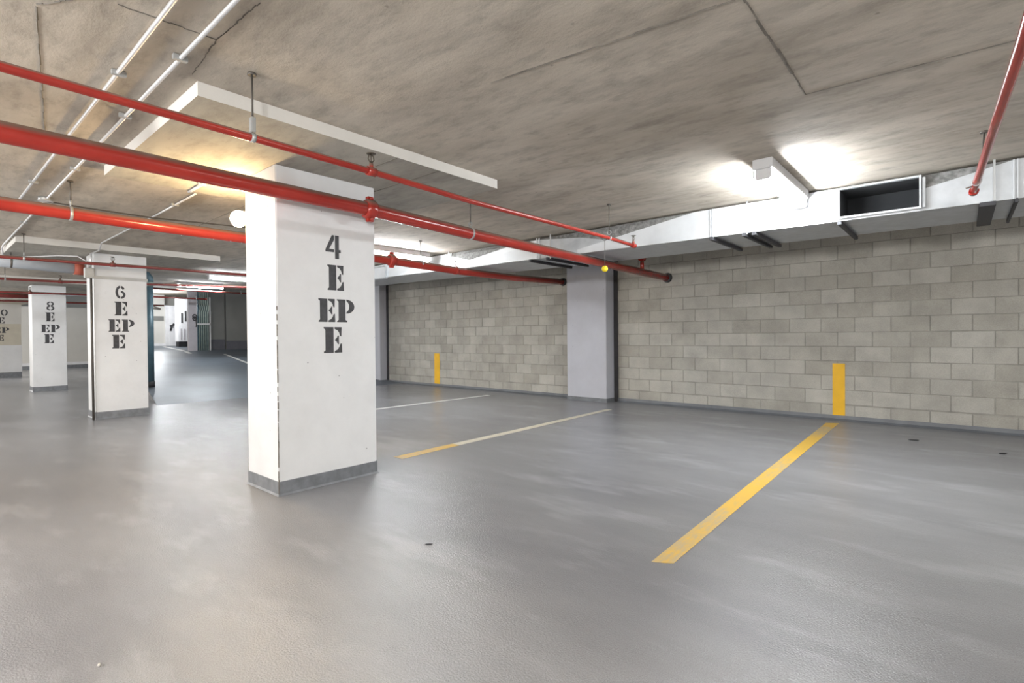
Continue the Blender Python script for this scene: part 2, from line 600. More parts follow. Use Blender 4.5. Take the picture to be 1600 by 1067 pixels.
# coves where the floor coating turns up the walls
def cove(name, x0, x1, y, h=0.07, d=0.045):
    m = MB()
    m.add([(x0, y - d, 0.001), (x0, y - d * .3, h * .35), (x0, y - .006, h), (x0, y, h), (x0, y, 0.001),
           (x1, y - d, 0.001), (x1, y - d * .3, h * .35), (x1, y - .006, h), (x1, y, h), (x1, y, 0.001)],
          [(0, 5, 6, 1), (1, 6, 7, 2), (2, 7, 8, 3), (4, 3, 8, 9), (0, 1, 2, 3, 4), (9, 8, 7, 6, 5)])
    return struct(m.build(name, M['cove']))
cove('baseboard_back', -4.70, 2.5, YW - 0.004)
cove('baseboard_back_left', -11.62, -5.63, YW - 0.004, 0.06)
m = MB(); m.box((-29.0, -0.5, 0), (-28.95, 5.2, 0.14)); struct(m.build('baseboard_left', M['band']))
m = MB(); m.box((-29.0, -0.5, 0.14), (-28.96, 5.2, 0.26)); struct(m.build('trim_3', M['wallwhite']))
# dark expansion joints beside the pilasters
m = MB(); m.box((-4.78, YW - 0.012, 0), (-4.70, YW + 0.1, CEIL)); struct(m.build('trim_4', M['dark']))
m = MB(); m.box((-11.70, YW - 0.012, 0), (-11.62, YW + 0.1, CEIL)); struct(m.build('trim_5', M['dark']))

# ------------------------------------------------------------------ columns
def arc(cx, cy, rx, ry, a0, a1, n=12):
    return [(cx + rx * math.cos(math.radians(a0 + (a1 - a0) * i / n)), cy + ry * math.sin(math.radians(a0 + (a1 - a0) * i / n))) for i in range(n + 1)]
def ringseg(cx, cy, rx, ry, t, a0, a1, ty=None, n=12):
    return arc(cx, cy, rx, ry, a0, a1, n) + arc(cx, cy, rx - t, ry - (ty or t), a1, a0, n)
GLYPH = {
    'E': [[(0, 1), (.54, 1), (.54, 0), (0, 0), (0, .05), (.09, .1), (.09, .9), (0, .95)],
          [(.6, 1), (1, 1), (.98, .64), (.9, .66), (.86, .78), (.76, .88), (.6, .93)],
          [(.6, .07), (.76, .12), (.86, .22), (.92, .34), (1.0, .36), (1.02, 0), (.6, 0)],
          [(.62, .52), (.72, .58), (.78, .67), (.84, .67), (.84, .33), (.78, .33), (.72, .42), (.62, .48)]],
    'P': [[(0, 1), (.5, 1), (.5, .1), (.6, .06), (.6, 0), (0, 0), (0, .05), (.09, .1), (.09, .9), (0, .95)],
          arc(.56, .69, .48, .31, 90, -90, 14) + [(.56, .44)] + arc(.56, .69, .16, .22, -80, 80, 8) + [(.56, .95)]],
    '4': [[(0, .27), (0, .36), (.42, 1), (.56, 1), (.56, .8), (.24, .4), (.56, .4), (.56, .27)],
          [(.62, 1), (.88, 1), (.88, .4), (1, .4), (1, .27), (.88, .27), (.88, 0), (.62, 0)]],
    '0': [ringseg(.5, .5, .5, .5, .24, 97, 263, .17), ringseg(.5, .5, .5, .5, .24, 83, -83, .17)],
    '1': [[(.3, 1), (.62, 1), (.62, 0), (.34, 0), (.34, .78), (.1, .7), (.1, .8)]],
    '6': [ringseg(.5, .5, .5, .5, .25, 96, 264, .17, 16), ringseg(.5, .5, .5, .5, .24, 84, 32, .17, 8),
          ringseg(.5, .31, .5, .31, .25, 84, -84, .15, 12)],
    '8': [ringseg(.5, .74, .44, .26, .2, 98, 262, .13), ringseg(.5, .74, .44, .26, .2, 82, -82, .13),
          ringseg(.5, .27, .5, .27, .22, 98, 262, .13), ringseg(.5, .27, .5, .27, .22, 82, -82, .13)],
}
def glyph(ch, x, y0, y1, z0, z1, parent):
    m = MB()
    for poly in GLYPH[ch]:
        m.prism(poly, lambda u, v, d: (x + d, y0 + u * (y1 - y0), z0 + v * (z1 - z0)), 0.0012)
    o = m.build('stencil_letter' if ch.isalpha() else 'stencil_digit', M['stencil'], parent)
    o['label'] = 'black stencilled %s' % ch
    return o

def column(x1, x0, y0, y1, top, label, mat='column', band=0.115, z0=0.0):
    t = thing('concrete_column', ((x0 + x1) / 2, (y0 + y1) / 2, 0), label, 'column')
    m = MB(); m.box((x0, y0, z0), (x1, y1, top + 0.004), 0, 0.007)
    m.build('shaft', M[mat], t)
    if band:
        m = MB(); e = 0.004
        m.box((x0 - e, y0 - e, z0), (x1 + e, y1 + e, z0 + band), 0, 0.006)
        m.add([(x0 - .014, y0 - .014, 0.001), (x1 + .014, y0 - .014, 0.001), (x1 + .014, y1 + .014, 0.001), (x0 - .014, y1 + .014, 0.001),
               (x0 - e, y0 - e, .016), (x1 + e, y0 - e, .016), (x1 + e, y1 + e, .016), (x0 - e, y1 + e, .016)],
              [(0, 1, 5, 4), (1, 2, 6, 5), (2, 3, 7, 6), (3, 0, 4, 7)])
        m.build('base_band', M['band'], t)
    return t
c4 = column(-3.91, -4.455, 1.812, 2.685, PAN, 'large white column stencilled 4 E EP E nearest the camera')
glyph('4', -3.91, 2.214, 2.352, 1.853, 2.045, c4)
glyph('E', -3.91, 2.229, 2.375, 1.592, 1.800, c4)
glyph('E', -3.91, 2.147, 2.292, 1.330, 1.520, c4)
glyph('P', -3.91, 2.312, 2.468, 1.330, 1.520, c4)
glyph('E', -3.91, 2.190, 2.352, 1.077, 1.288, c4)
# chipped metal corner bead on the near edge
m = MB()
zz = 0.0
while zz < 1.42:
    h = random.uniform(0.02, 0.07)
    wv = random.uniform(0.001, 0.005)
    m.box((-3.91 - 0.002, 1.8075, zz), (-3.91 + 0.0016, 1.8115 + wv, zz + h))
    zz += h + random.choice((0, 0, 0.008, 0.03))
m.build('corner_bead', flat('rusty_corner_bead', (0.16, 0.14, 0.12), 0.7, 0.2, 0.5, 30), c4)

c6 = column(-9.83, -10.33, 1.806, 2.473, 2.505, 'white column stencilled 6 E EP E with a dark standpipe behind it')
glyph('6', -9.83, 2.064, 2.192, 1.830, 2.033, c6)
glyph('E', -9.83, 2.050, 2.212, 1.573, 1.785, c6)
glyph('E', -9.83, 1.972, 2.118, 1.322, 1.510, c6)
glyph('P', -9.83, 2.140, 2.294, 1.322, 1.510, c6)
glyph('E', -9.83, 2.014, 2.176, 1.063, 1.275, c6)
m = MB(); m.box((-9.835, 1.80, 2.115), (-9.80, 2.48, 2.16), 0, 0.004)
m.build('cross_channel', M['bracket'], c6)
c8 = column(-16.33, -16.85, 1.848, 2.46, 2.49, 'white column stencilled 8 E EP E, third along the row')
glyph('8', -16.33, 2.10, 2.245, 1.905, 2.115, c8)
glyph('E', -16.33, 2.085, 2.242, 1.645, 1.856, c8)
glyph('E', -16.33, 2.0, 2.15, 1.386, 1.568, c8)
glyph('P', -16.33, 2.17, 2.332, 1.386, 1.568, c8)
glyph('E', -16.33, 2.055, 2.222, 1.127, 1.343, c8)
c10 = column(-23.0, -23.5, 1.45, 2.335, 2.49, 'farthest column, cut by the left frame edge, beige between white', 'beige', 0.19)
m = MB(); m.box((-23.2, 1.44, 0.19), (-22.985, 2.345, 1.05), 0, 0.004); o = m.build('lower_panel', M['column'], c10); o['label'] = 'white painted lower panel'
m = MB(); m.box((-23.2, 1.44, 1.73), (-22.985, 2.345, 2.36), 0, 0.004); o = m.build('upper_panel', M['wallpale'], c10); o['label'] = 'pale grey upper panel'
glyph('1', -22.985, 1.70, 1.82, 1.985, 2.19, c10)
glyph('0', -22.985, 1.87, 2.03, 1.985, 2.19, c10)
glyph('E', -22.985, 1.79, 1.95, 1.74, 1.93, c10)
glyph('E', -23.0, 1.70, 1.86, 1.44, 1.62, c10)
glyph('P', -23.0, 1.885, 2.05, 1.44, 1.62, c10)
glyph('E', -23.0, 1.77, 1.93, 1.19, 1.38, c10)

p1 = column(-4.782, -5.63, 8.115, 8.5, CEIL, 'pale grey pilaster between the two block wall bays', 'pilaster', 0.075)
p2 = column(-11.70, -12.75, 8.17, 8.6, CEIL + .03, 'grey pilaster at the far left end of the block wall', 'pilaster', 0.05)

# ------------------------------------------------------------------ painted lines
def line(pts, mat, label, name='parking_line'):
    m = MB()
    m.add([(x, y, 0.0004) for x, y in pts] + [(x, y, 0.0022) for x, y in pts], [(3, 2, 1, 0), (4, 5, 6, 7), (0, 1, 5, 4), (1, 2, 6, 5), (2, 3, 7, 6), (3, 0, 4, 7)])
    o = m.build(name, M[mat])
    return tag(o, label, 'floor marking')
line([(-1.237, 2.545), (-1.138, 2.605), (-1.228, 8.1), (-1.367, 8.03)], 'lineyellow', 'worn yellow line on the open floor below the right wall stripe')
t = thing('parking_line', (-4.27, 5.2, 0), 'faded line from column 4 to the pilaster, orange near, whitish far', 'floor marking')
m = MB(); P4 = [(-4.30, 3.15), (-4.16, 3.15), (-4.19, 3.95), (-4.31, 3.95)]
def slab(m, pts, z1=0.0022):
    m.add([(x, y, 0.0004) for x, y in pts] + [(x, y, z1) for x, y in pts], [(3, 2, 1, 0), (4, 5, 6, 7), (0, 1, 5, 4), (1, 2, 6, 5), (2, 3, 7, 6), (3, 0, 4, 7)])
slab(m, P4); o = m.build('yellow_end', M['lineyellow'], t); o['label'] = 'yellow near end'
m = MB(); slab(m, [(-4.31, 3.952), (-4.19, 3.952), (-4.26, 7.4), (-4.36, 7.4)]); o = m.build('faded_length', M['linepale'], t); o['label'] = 'faded whitish length'
line([(-7.50, 3.8), (-7.40, 3.8), (-7.25, 7.7), (-7.34, 7.7)], 'linewhite', 'white line on the floor behind column 4, farthest of the bay lines')
def stripe(xa, xb, za, zb, label):
    m = MB(); m.box((xa, YW - 0.0065, za), (xb, YW + 0.012, zb))
    return tag(m.build('wall_stripe', M['yellow']), label, 'wall marking')
stripe(-1.345, -1.197, 0.07, 0.787, 'upright yellow stripe on the right block wall above the yellow line')
stripe(-9.76, -9.57, 0.06, 0.80, 'upright yellow stripe on the left block wall beyond the pilaster')

# ------------------------------------------------------------------ red sprinkler pipes (all run along Y)
def hanger(x, y, z, r, zt, parent, off=0.0, ringr=0.006, bracket=False):
    m = MB()
    m.tube([(x + off, y, zt), (x + off, y, z + r + (0.075 if bracket else 0.05))], 0.006, 8)
    m.tube([(x + off, y, zt), (x + off, y, zt - 0.012)], 0.022, 10)
    m.build('hanger_rod', M['steel'], parent)
    m = MB()
    if bracket:
        m.box((x - 0.016, y - 0.012, z + r + 0.005), (x + 0.016, y + 0.012, z + r + 0.085), 0, 0.003)
    else:
        m.ring((x, y, z + r + 0.035), (0, 1, 0), 0.022, 0.005, 14, 6)
    m.tube([(x, y - 0.011, z), (x, y + 0.011, z)], r + 0.004, 20)
    m.build('hanger_clamp', M['bracket'], parent)

def coupling(x, y, z, r, parent, mat='red'):
    m = MB()
    m.tube([(x, y - 0.05, z), (x, y - 0.045, z), (x, y - 0.03, z), (x, y + 0.03, z), (x, y + 0.045, z), (x, y + 0.05, z)], [r + .004, r + .016, r + .024, r + .024, r + .016, r + .004], 24)
    for s_ in (-1, 1):
        m.box((x - 0.022, y - 0.028, z + s_ * (r + 0.028) - 0.02), (x + 0.022, y + 0.028, z + s_ * (r + 0.028) + 0.02), 0, 0.005)
        m.tube([(x - 0.045, y, z + s_ * (r + 0.028)), (x + 0.045, y, z + s_ * (r + 0.028))], 0.010, 8)
    return m.build('coupling', M[mat], parent)

def sprinkler(x, y, z, r, parent, mat='red'):
    m = MB()
    m.tube([(x, y - 0.03, z), (x, y + 0.03, z)], r + 0.007, 16)
    m.tube([(x, y, z), (x, y, z + r + 0.028)], [0.017, 0.013], 12)
    m.build('tee_fitting', M[mat], parent)
    m = MB()
    b = z + r + 0.025
    m.tube([(x, y, b), (x, y, b + 0.014)], 0.011, 8)
    for s_ in (-1, 1):
        m.tube([(x, y + s_ * 0.009, b + 0.012), (x, y + s_ * 0.021, b + 0.03), (x, y + s_ * 0.017, b + 0.05), (x, y, b + 0.062)], 0.0035, 6)
    m.tube([(x, y, b + 0.012), (x, y, b + 0.06)], 0.003, 6)
    m.tube([(x, y, b + 0.062), (x, y, b + 0.066)], [0.026, 0.030], 14)
    m.build('sprinkler_head', M['brass'], parent)

# main pipe in front of column 4
x = -3.75
t = thing('sprinkler_main', (x, 4, 2.26), 'thick red pipe crossing in front of column 4, ending at the block wall', 'pipe')
m = MB(); m.tube([(x, -6.9, 2.285), (x, 0.3, 2.278), (x, 2.5, 2.275), (x, 3.7, 2.243), (x, 5.6, 2.212), (x, 8.39, 2.17)], 0.057, 28); m.build('pipe', M['red'], t)
coupling(x, 2.53, 2.274, 0.057, t)
hanger(x, 3.714, 2.243, 0.057, CEIL, t)
m = MB(); m.tube([(x, 7.46, 2.19), (x, 7.46, 2.40)], 0.03, 14); m.tube([(x, 7.42, 2.40), (x, 7.50, 2.40)], 0.05, 14); m.build('riser_nipple', M['red'], t)
m = MB(); m.tube([(x, 8.33, 2.17), (x, 8.392, 2.17)], [0.072, 0.085], 24); o = m.build('wall_sleeve', M['dark'], t); o['label'] = 'dark collar at the wall'
# thin pipe nearest the camera
x = -2.82
t = thing('sprinkler_branch', (x, 3, 2.25), 'thin red pipe running nearest under the ceiling, ending below the duct', 'pipe')
m = MB(); m.tube([(x, -6.9, 2.27), (x, 0.24, 2.265), (x, 1.92, 2.25), (x, 2.8, 2.232), (x, 4.8, 2.238), (x, 5.4, 2.225)], 0.021, 18)
m.tube([(x, 5.38, 2.225), (x, 5.425, 2.225)], 0.027, 16); m.build('pipe', M['red'], t)
hanger(x, 1.19, 2.257, 0.021, CEIL, t, bracket=True)
hanger(x, 4.86, 2.237, 0.021, CEIL, t)
sprinkler(x, 1.917, 2.25, 0.021, t)
sprinkler(x, 5.40, 2.225, 0.021, t)
# second main, ends at the pilaster
x = -5.9
t = thing('sprinkler_main', (x, 4, 2.3), 'thick red pipe passing behind column 4 towards the pilaster', 'pipe')
m = MB(); m.tube([(x, -6.9, 2.33), (x, 0.49, 2.315), (x, 1.34, 2.30), (x, 2.4, 2.295), (x, 4.1, 2.255), (x, 5.6, 2.222), (x, 6.9, 2.222), (x, 8.39, 2.26)], 0.057, 28); m.build('pipe', M['red'], t)
coupling(x, 4.32, 2.26, 0.058, t)
sprinkler(x, 5.52, 2.226, 0.057, t)
hanger(x, 0.93, 2.308, 0.058, CEIL, t)
hanger(x, 4.83, 2.262, 0.058, CEIL, t)
m = MB(); m.tube([(x, 8.34, 2.26), (x, 8.392, 2.26)], [0.07, 0.08], 24); o = m.build('wall_sleeve', M['dark'], t); o['label'] = 'dark collar at the wall'
# thin pipes farther left
x = -9.26
t = thing('sprinkler_branch', (x, 2, 2.28), 'thin red pipe crossing in front of the top of column 6', 'pipe')
m = MB(); m.tube([(x, -5, 2.25), (x, 0.76, 2.27), (x, 1.66, 2.275), (x, 2.42, 2.285), (x, 5.5, 2.30)], 0.023, 14); m.build('pipe', M['redold'], t)
sprinkler(x, 1.92, 2.28, 0.023, t, 'redold')
hanger(x, 0.98, 2.272, 0.023, CEIL, t)
x = -13.0
t = thing('sprinkler_branch', (x, 2, 2.32), 'thin dark red pipe just above the top of column 8', 'pipe')
m = MB(); m.tube([(x, -5, 2.28), (x, 1.06, 2.31), (x, 1.9, 2.315), (x, 5.3, 2.44), (x, 7, 2.5)], 0.026, 14); m.build('pipe', M['redold'], t)
sprinkler(x, 1.88, 2.315, 0.026, t, 'redold')
hanger(x, 1.12, 2.312, 0.026, CEIL, t)
x = -15.7
t = thing('sprinkler_branch', (x, 2, 2.27), 'thin dark red pipe crossing the upper face of column 8', 'pipe')
m = MB(); m.tube([(x, -5, 2.24), (x, 1.2, 2.255), (x, 3.9, 2.285)], 0.025, 14); m.build('pipe', M['redold'], t)
sprinkler(x, 1.75, 2.262, 0.025, t, 'redold')
x = -17.6
t = thing('sprinkler_main', (x, 1, 2.3), 'thick dark red pipe ending behind column 8', 'pipe')
m = MB(); m.tube([(x, -5, 2.28), (x, 1.2, 2.30), (x, 1.95, 2.30)], 0.06, 18); m.build('pipe', M['redold'], t)
coupling(x, 0.9, 2.30, 0.06, t, 'redold')
x = -21.8
t = thing('sprinkler_branch', (x, 1, 2.3), 'thin red pipe beyond column 8, lowest of the far pipes', 'pipe')
m = MB(); m.tube([(x, -3, 2.38), (x, 6, 2.42)], 0.03, 12); m.build('pipe', M['redold'], t)
hanger(x, 4.35, 2.41, 0.03, CEIL, t)
for (px, pz, py0, py1, lab) in ((-17.5, 2.66, 4.2, 8.5, 'thin dark red pipe high across the drive opening'), (-19.5, 2.56, 4.8, 6.6, 'thin red pipe above the far door, ending in an elbow')):
    t = thing('sprinkler_branch', (px, py0, pz), lab, 'pipe')
    m = MB(); m.tube([(px, py0, pz), (px, py1, pz)], 0.03, 12); m.tube([(px, py1 - .02, pz - .0), (px, py1 + 0.03, pz)], 0.045, 12); m.build('pipe', M['redold'], t)
    hanger(px, (py0 + py1) / 2 + .6, pz, 0.03, ceil_z(px), t)
# right pipe, near
t = thing('sprinkler_branch', (0.1, 4, 2.25), 'thin pinkish red pipe at the right frame edge with a capped end', 'pipe')
m = MB(); m.tube([(0.235, 0.2, 2.25), (0.173, 2.614, 2.25), (0.14, 3.451, 2.25), (0.076, 5.2, 2.25)], 0.021, 18); m.build('pipe', M['red'], t)
m = MB(); m.tube([(0.0785, 5.15, 2.25), (0.0755, 5.205, 2.25)], 0.03, 18); m.sphere((0.0755, 5.205, 2.25), 0.03, 16, 10, 0, (1, .6, 1)); m.build('end_cap', M['red'], t)
m = MB(); m.tube([(0.127, 4.878, CEIL), (0.11, 4.878, 2.25)], 0.006, 8); m.tube([(0.127, 4.878, CEIL), (0.127, 4.878, CEIL - .012)], 0.024, 10); m.build('hanger_rod', M['steel'], t)
m = MB(); m.tube([(0.0885, 4.87, 2.25), (0.0878, 4.892, 2.25)], 0.026, 18); m.build('hanger_clamp', M['bracket'], t)
m = MB(); m.tube([(0.084, 5.0, 2.25), (0.03, 5.0, 2.245)], 0.006, 8); m.build('peg', M['steel'], t)

# ------------------------------------------------------------------ hanging ball
t = thing('hanging_ball', (-2.84, 4.815, 1.908), 'small yellow ball hanging on a string from the thin red pipe', 'ball')
m = MB(); m.sphere((-2.85, 4.816, 1.908), 0.033, 18, 12); m.build('ball', M['ball'], t)
m = MB(); m.tube([(-2.85, 4.816, 1.935), (-2.848, 4.815, 2.215)], 0.0022, 6); m.ring((-2.848, 4.815, 2.235), (0, 1, 0), 0.03, 0.0022, 14, 5); m.build('string', M['steel'], t)

# ------------------------------------------------------------------ ventilation duct
YD, ZB, ZT, YB = 5.75, 2.262, 2.574, 6.74
t = thing('ventilation_duct', (-2, 6.2, ZB), 'long galvanised rectangular duct hung under the ceiling before the block wall', 'duct')
def sheet(name, polys, mat, label=None):
    m = MB()
    for p in polys:
        m.add(p, [tuple(range(len(p)))])
    o = m.build(name, M[mat], t)
    if label: o['label'] = label
    return o
# underside, rear side and top
sheet('underside', [[(-12, YD + .1, 2.36), (-12, YB, 2.36), (-4.4, YB, 2.285), (-4.4, YD, 2.285)], [(-4.4, YD, 2.285), (-4.4, YB, 2.285), (3, YB, ZB), (3, YD, ZB)]], 'galv')
sheet('rear_side', [[(-12, YB, 2.36), (-12, YB, ZT), (3, YB, ZT), (3, YB, ZB)]], 'galv')
GX0, GX1, GZ0, GZ1 = -0.855, -0.268, 2.295, 2.548
zb = lambda x: ZB + max(0, (-x - 0.9)) * 0.006
# right of grille to crease, and main body between grille and first crease
A = (-2.25, YD, ZT); B = (-3.815, YD, 2.335); BB = (-3.815, YD, zb(-3.815))
sheet('front_panel', [[(GX0, YD, zb(GX0)), (GX0, YD, ZT), (-2.07, YD, ZT), (-2.07, YD, zb(-2.07))]], 'galvlight')
sheet('front_panel', [[(-2.072, YD, zb(-2.07)), (-2.072, YD, ZT), A, B, BB]], 'galvlight')
sheet('front_panel', [[(GX0, YD, zb(GX0)), (GX0, YD, GZ0), (GX1, YD, GZ0), (GX1, YD, ZB)], [(GX0, YD, GZ1), (GX0, YD, ZT), (GX1, YD, ZT), (GX1, YD, GZ1)]], 'galvlight')
# right of grille: lower plate and darker upper facet
R1 = (-0.21, YD, 2.455); R2 = (0.335, YD, ZT)
sheet('front_panel', [[(GX1, YD, ZB), (GX1, YD, 2.445), R1, R2, (0.335, YD, ZB)]], 'galv')
sheet('upper_facet', [[(GX1, YD, 2.445), (GX1, YD + .045, ZT), (0.335, YD, ZT), R1]], 'darksheet', 'darker facet')
sheet('front_panel', [[(0.335, YD, ZB), (0.335, YD, ZT), (3, YD, ZT), (3, YD, ZB)]], 'galv')
# left sections: reduced lower face under a darker upper facet
T1 = (-3.354, YD, 2.404); L1 = (-4.48, YD + .03, 2.553)
sheet('front_panel', [[BB, B, T1, (-3.78, YD + .012, 2.49), L1, (-4.48, YD + .03, zb(-4.48))]], 'galv')
sheet('upper_facet', [[A, T1, (-3.78, YD + .012, 2.49), L1, (-4.48, YD + .07, ZT)]], 'darksheet', 'darker facet')
A2 = (-5.04, YD + .03, 2.525); B2 = (-5.88, YD + .05, 2.41)
sheet('front_panel', [[(-4.48, YD + .03, zb(-4.48)), L1, A2, B2, (-5.95, YD + .05, zb(-5.95))]], 'galvlight')
sheet('upper_facet', [[L1, (-4.48, YD + .07, ZT), (-6.35, YD + .12, ZT + .01), (-6.35, YD + .08, 2.53), B2, A2]], 'darksheet', 'darker facet')
sheet('front_panel', [[(-5.95, YD + .05, zb(-5.95)), B2, (-6.35, YD + .08, 2.53), (-6.35, YD + .09, ZT), (-8.115, YD + .1, ZT), (-8.115, YD + .1, zb(-8.0) + .02)]], 'galvlight')
sheet('front_panel', [[(-8.12, YD + .1, zb(-8)), (-8.12, YD + .1, ZT), (-12, YD + .1, ZT), (-12, YD + .1, 2.36)]], 'galvlight')

def grille(gx0, gx1, gz0, gz1, y, nm):
    m = MB()
    e = 0.017; p = y - 0.045
    # four flange bars standing proud of the duct face
    m.box((gx0 - e, p, gz0 - e), (gx1 + e, y + .004, gz0), 0, 0.002)
    m.box((gx0 - e, p, gz1), (gx1 + e, y + .004, gz1 + e * .9), 0, 0.002)
    m.box((gx0 - e, p, gz0), (gx0, y + .004, gz1), 0, 0.002)
    m.box((gx1, p, gz0), (gx1 + e, y + .004, gz1), 0, 0.002)
    m.box((gx1 + e + .004, p + .012, gz0 - .01), (gx1 + e + .026, y + .004, gz1 - .004), 0, 0.002)
    o = m.build('grille_frame', M['galv'], t)
    # the throat behind the opening
    yb = y + 0.42
    m = MB()
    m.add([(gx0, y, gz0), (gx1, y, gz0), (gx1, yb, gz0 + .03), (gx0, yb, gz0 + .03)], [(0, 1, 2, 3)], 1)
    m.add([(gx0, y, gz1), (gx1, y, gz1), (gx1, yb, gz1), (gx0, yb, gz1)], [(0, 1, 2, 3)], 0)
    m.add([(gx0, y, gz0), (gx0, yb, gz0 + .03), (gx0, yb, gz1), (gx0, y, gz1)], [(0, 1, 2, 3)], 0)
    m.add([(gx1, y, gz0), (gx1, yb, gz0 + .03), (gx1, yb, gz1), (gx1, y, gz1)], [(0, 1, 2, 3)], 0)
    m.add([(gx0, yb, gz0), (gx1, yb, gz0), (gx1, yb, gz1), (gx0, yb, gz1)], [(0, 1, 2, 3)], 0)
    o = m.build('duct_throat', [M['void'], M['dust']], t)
    o['label'] = nm
grille(GX0, GX1, GZ0, GZ1, YD, 'dark open throat of the right outlet')
grille(-9.0, -8.14, 2.33, 2.53, YD + .1, 'dark open throat of the left outlet')
# standing seams, straps and the angle irons under the duct
def seam(x, dy=0.0, wd=0.03, z0=None, z1=ZT):
    m = MB(); z0 = zb(x) if z0 is None else z0
    m.box((x - wd / 2, YD + dy - 0.014, z0), (x - wd / 2 + 0.008, YD + dy + .004, z1), 0, 0.001)
    m.box((x + wd / 2 - 0.008, YD + dy - 0.014, z0), (x + wd / 2, YD + dy + .004, z1), 0, 0.001)
    m.build('seam_flange', M['galvlight'], t)
seam(-2.06); seam(0.335, 0, 0.03); seam(-4.48, 0.02, 0.05, None, ZT); seam(-0.93, 0, 0.02)
seam(-6.35, 0.08, 0.04)
def strap(x, dy=0.0, rod=True, bar=True, wd=0.012):
    m = MB()
    m.box((x - wd / 2, YD + dy - 0.02, zb(x) - 0.02), (x + wd / 2, YD + dy - 0.012, CEIL))
    m.build('hanger_strap', M['bracket'], t)
strap(-1.687); strap(-4.25, 0.01, wd=0.02); strap(0.21, wd=0.014); strap(-6.35, .05); strap(2.2)
def angle(x, wd=0.035):
    m = MB()
    m.box((x - wd / 2, YD - 0.03, zb(x) - 0.035), (x + wd / 2, YB + 0.03, zb(x) - 0.001), 0, 0.003)
    m.build('support_angle', M['dark'], t)
for x_ in (-2.06, -1.72, -1.62, -0.86, -4.3, -6.2, -4.6): angle(x_)
angle(0.17, 0.10); angle(0.34, 0.02)

# black cable dropping from the duct to the pilaster side
m = MB()
m.tube([(-6.6, 8.2, 2.56), (-5.85, 8.33, 2.56), (-5.72, 8.35, 2.55), (-5.66, 8.35, 2.49), (-5.645, 8.35, 2.40), (-5.645, 8.36, 2.1)], 0.02, 8)
tag(m.build('electrical_cable', M['black']), 'black cable bending down beside the pilaster above the block wall', 'cable')

# ------------------------------------------------------------------ light fixtures
def fixture(x, y0, y1, mat, label, z=CEIL - .002):
    t = thing('fluorescent_light', (x, (y0 + y1) / 2, z), label, 'ceiling light', )
    m = MB(); m.box((x - 0.075, y0, z - 0.078), (x + 0.075, y1, z), 0, 0.004); m.build('housing', M['housing'], t)
    m = MB()
    prof = [(-0.056, 0), (-0.06, -0.06), (-0.045, -0.078), (0.045, -0.078), (0.06, -0.06), (0.056, 0)]
    n = len(prof)
    a, b = y0 + 0.03, y1 - 0.015
    vs = [(x + u, a, z - 0.079 + v) for u, v in prof] + [(x + u, b, z - 0.079 + v) for u, v in prof]
    fs = [(i, i + 1, n + i + 1, n + i) for i in range(n - 1)] + [tuple(range(n)), tuple(range(n, 2 * n))[::-1]]
    m.add(vs, fs)
    m.build('lens', M['lens'], t)
    for u in (-0.028, 0.028):
        tb = MB(); tb.tube([(x + u, a + .01, z - 0.112), (x + u, b - .01, z - 0.112)], 0.016, 12); tb.build('lamp_tube', M[mat], t)
    for yy in (a - 0.009, b + 0.001):
        m = MB()
        m.prism([(u * 1.03, v * 1.05) for u, v in prof], lambda u, v, d: (x + u, yy + d, z - 0.0785 + v), 0.008)
        m.build('end_cap', M['housing'], t)
    m = MB(); m.box((x - 0.085, y0 + .05, z - 0.13), (x - 0.07, y0 + .065, z - 0.06)); m.build('lens_clip', M['bracket'], t)
    return t
fixture(-1.185, 4.42, 5.70, 'lens_near', 'lit fluorescent fitting on the ceiling left of the open duct outlet')
fixture(-6.72, 4.36, 5.64, 'lens_mid', 'lit fluorescent fitting glimpsed right of column 4 above the red pipe')
fixture(-12.3, 4.2, 5.48, 'lens_far', 'lit fluorescent fitting over the drive, left of column 4', ceil_z(-12.2) - .002)
fixture(-17.4, 5.1, 6.38, 'lens_far', 'lit fluorescent fitting far up the drive above the white doors', ceil_z(-17.3) - .002)

# warm jar lamp on the back of column 4
t = thing('bulkhead_lamp', (-4.46, 1.84, 2.2), 'glowing warm lamp fixed behind the left edge of column 4', 'lamp')
m = MB(); m.box((-4.50, 1.83, 2.17), (-4.453, 1.93, 2.27), 0, 0.008); m.tube([(-4.49, 1.87, 2.235), (-4.53, 1.85, 2.25), (-4.56, 1.805, 2.25)], 0.016, 12); m.build('wall_bracket', M['housing'], t)
m = MB(); m.sphere((-4.56, 1.80, 2.20), 0.062, 20, 14, 0, (1, 1, 1.1)); m.build('jar_glass', M['lens_warm'], t)

# ------------------------------------------------------------------ conduits on the ceiling
def conduit(pts, r, label, straps=(), mat='conduit', name='electrical_conduit', cat='conduit'):
    t = thing(name, pts[0], label, cat)
    m = MB(); m.tube(pts, r, 10); m.build('tube', M[mat], t)
    for (sx, sy, sz) in straps:
        m = MB(); m.box((sx - 0.012, sy - 0.032, sz - 0.012), (sx + 0.012, sy + 0.032, sz + r + 0.004), 0, 0.002); m.build('strap', M['bracket'], t)
    return t
zc = CEIL - 0.016
conduit([(3, 0.725, zc), (-7.3, 0.71, zc)], 0.0098, 'silver conduit along the ceiling, left of the parallel pair', [(-3.3, 0.722, CEIL - .016), (-1.9, .724, CEIL - .016), (-4.6, .72, CEIL - .016), (-6.1, .715, CEIL - .016)])
conduit([(3, 0.882, zc), (-10.4, 0.885, zc), (-10.62, 0.89, zc - .02), (-10.75, 0.91, 2.47), (-11.0, 0.92, 2.44)], 0.0098, 'silver conduit along the ceiling, right of the pair, bending down far left',
        [(-2.9, 0.882, CEIL - .016), (-3.9, .882, CEIL - .016), (-5.4, .883, CEIL - .016), (-8.3, .884, CEIL - .016)])
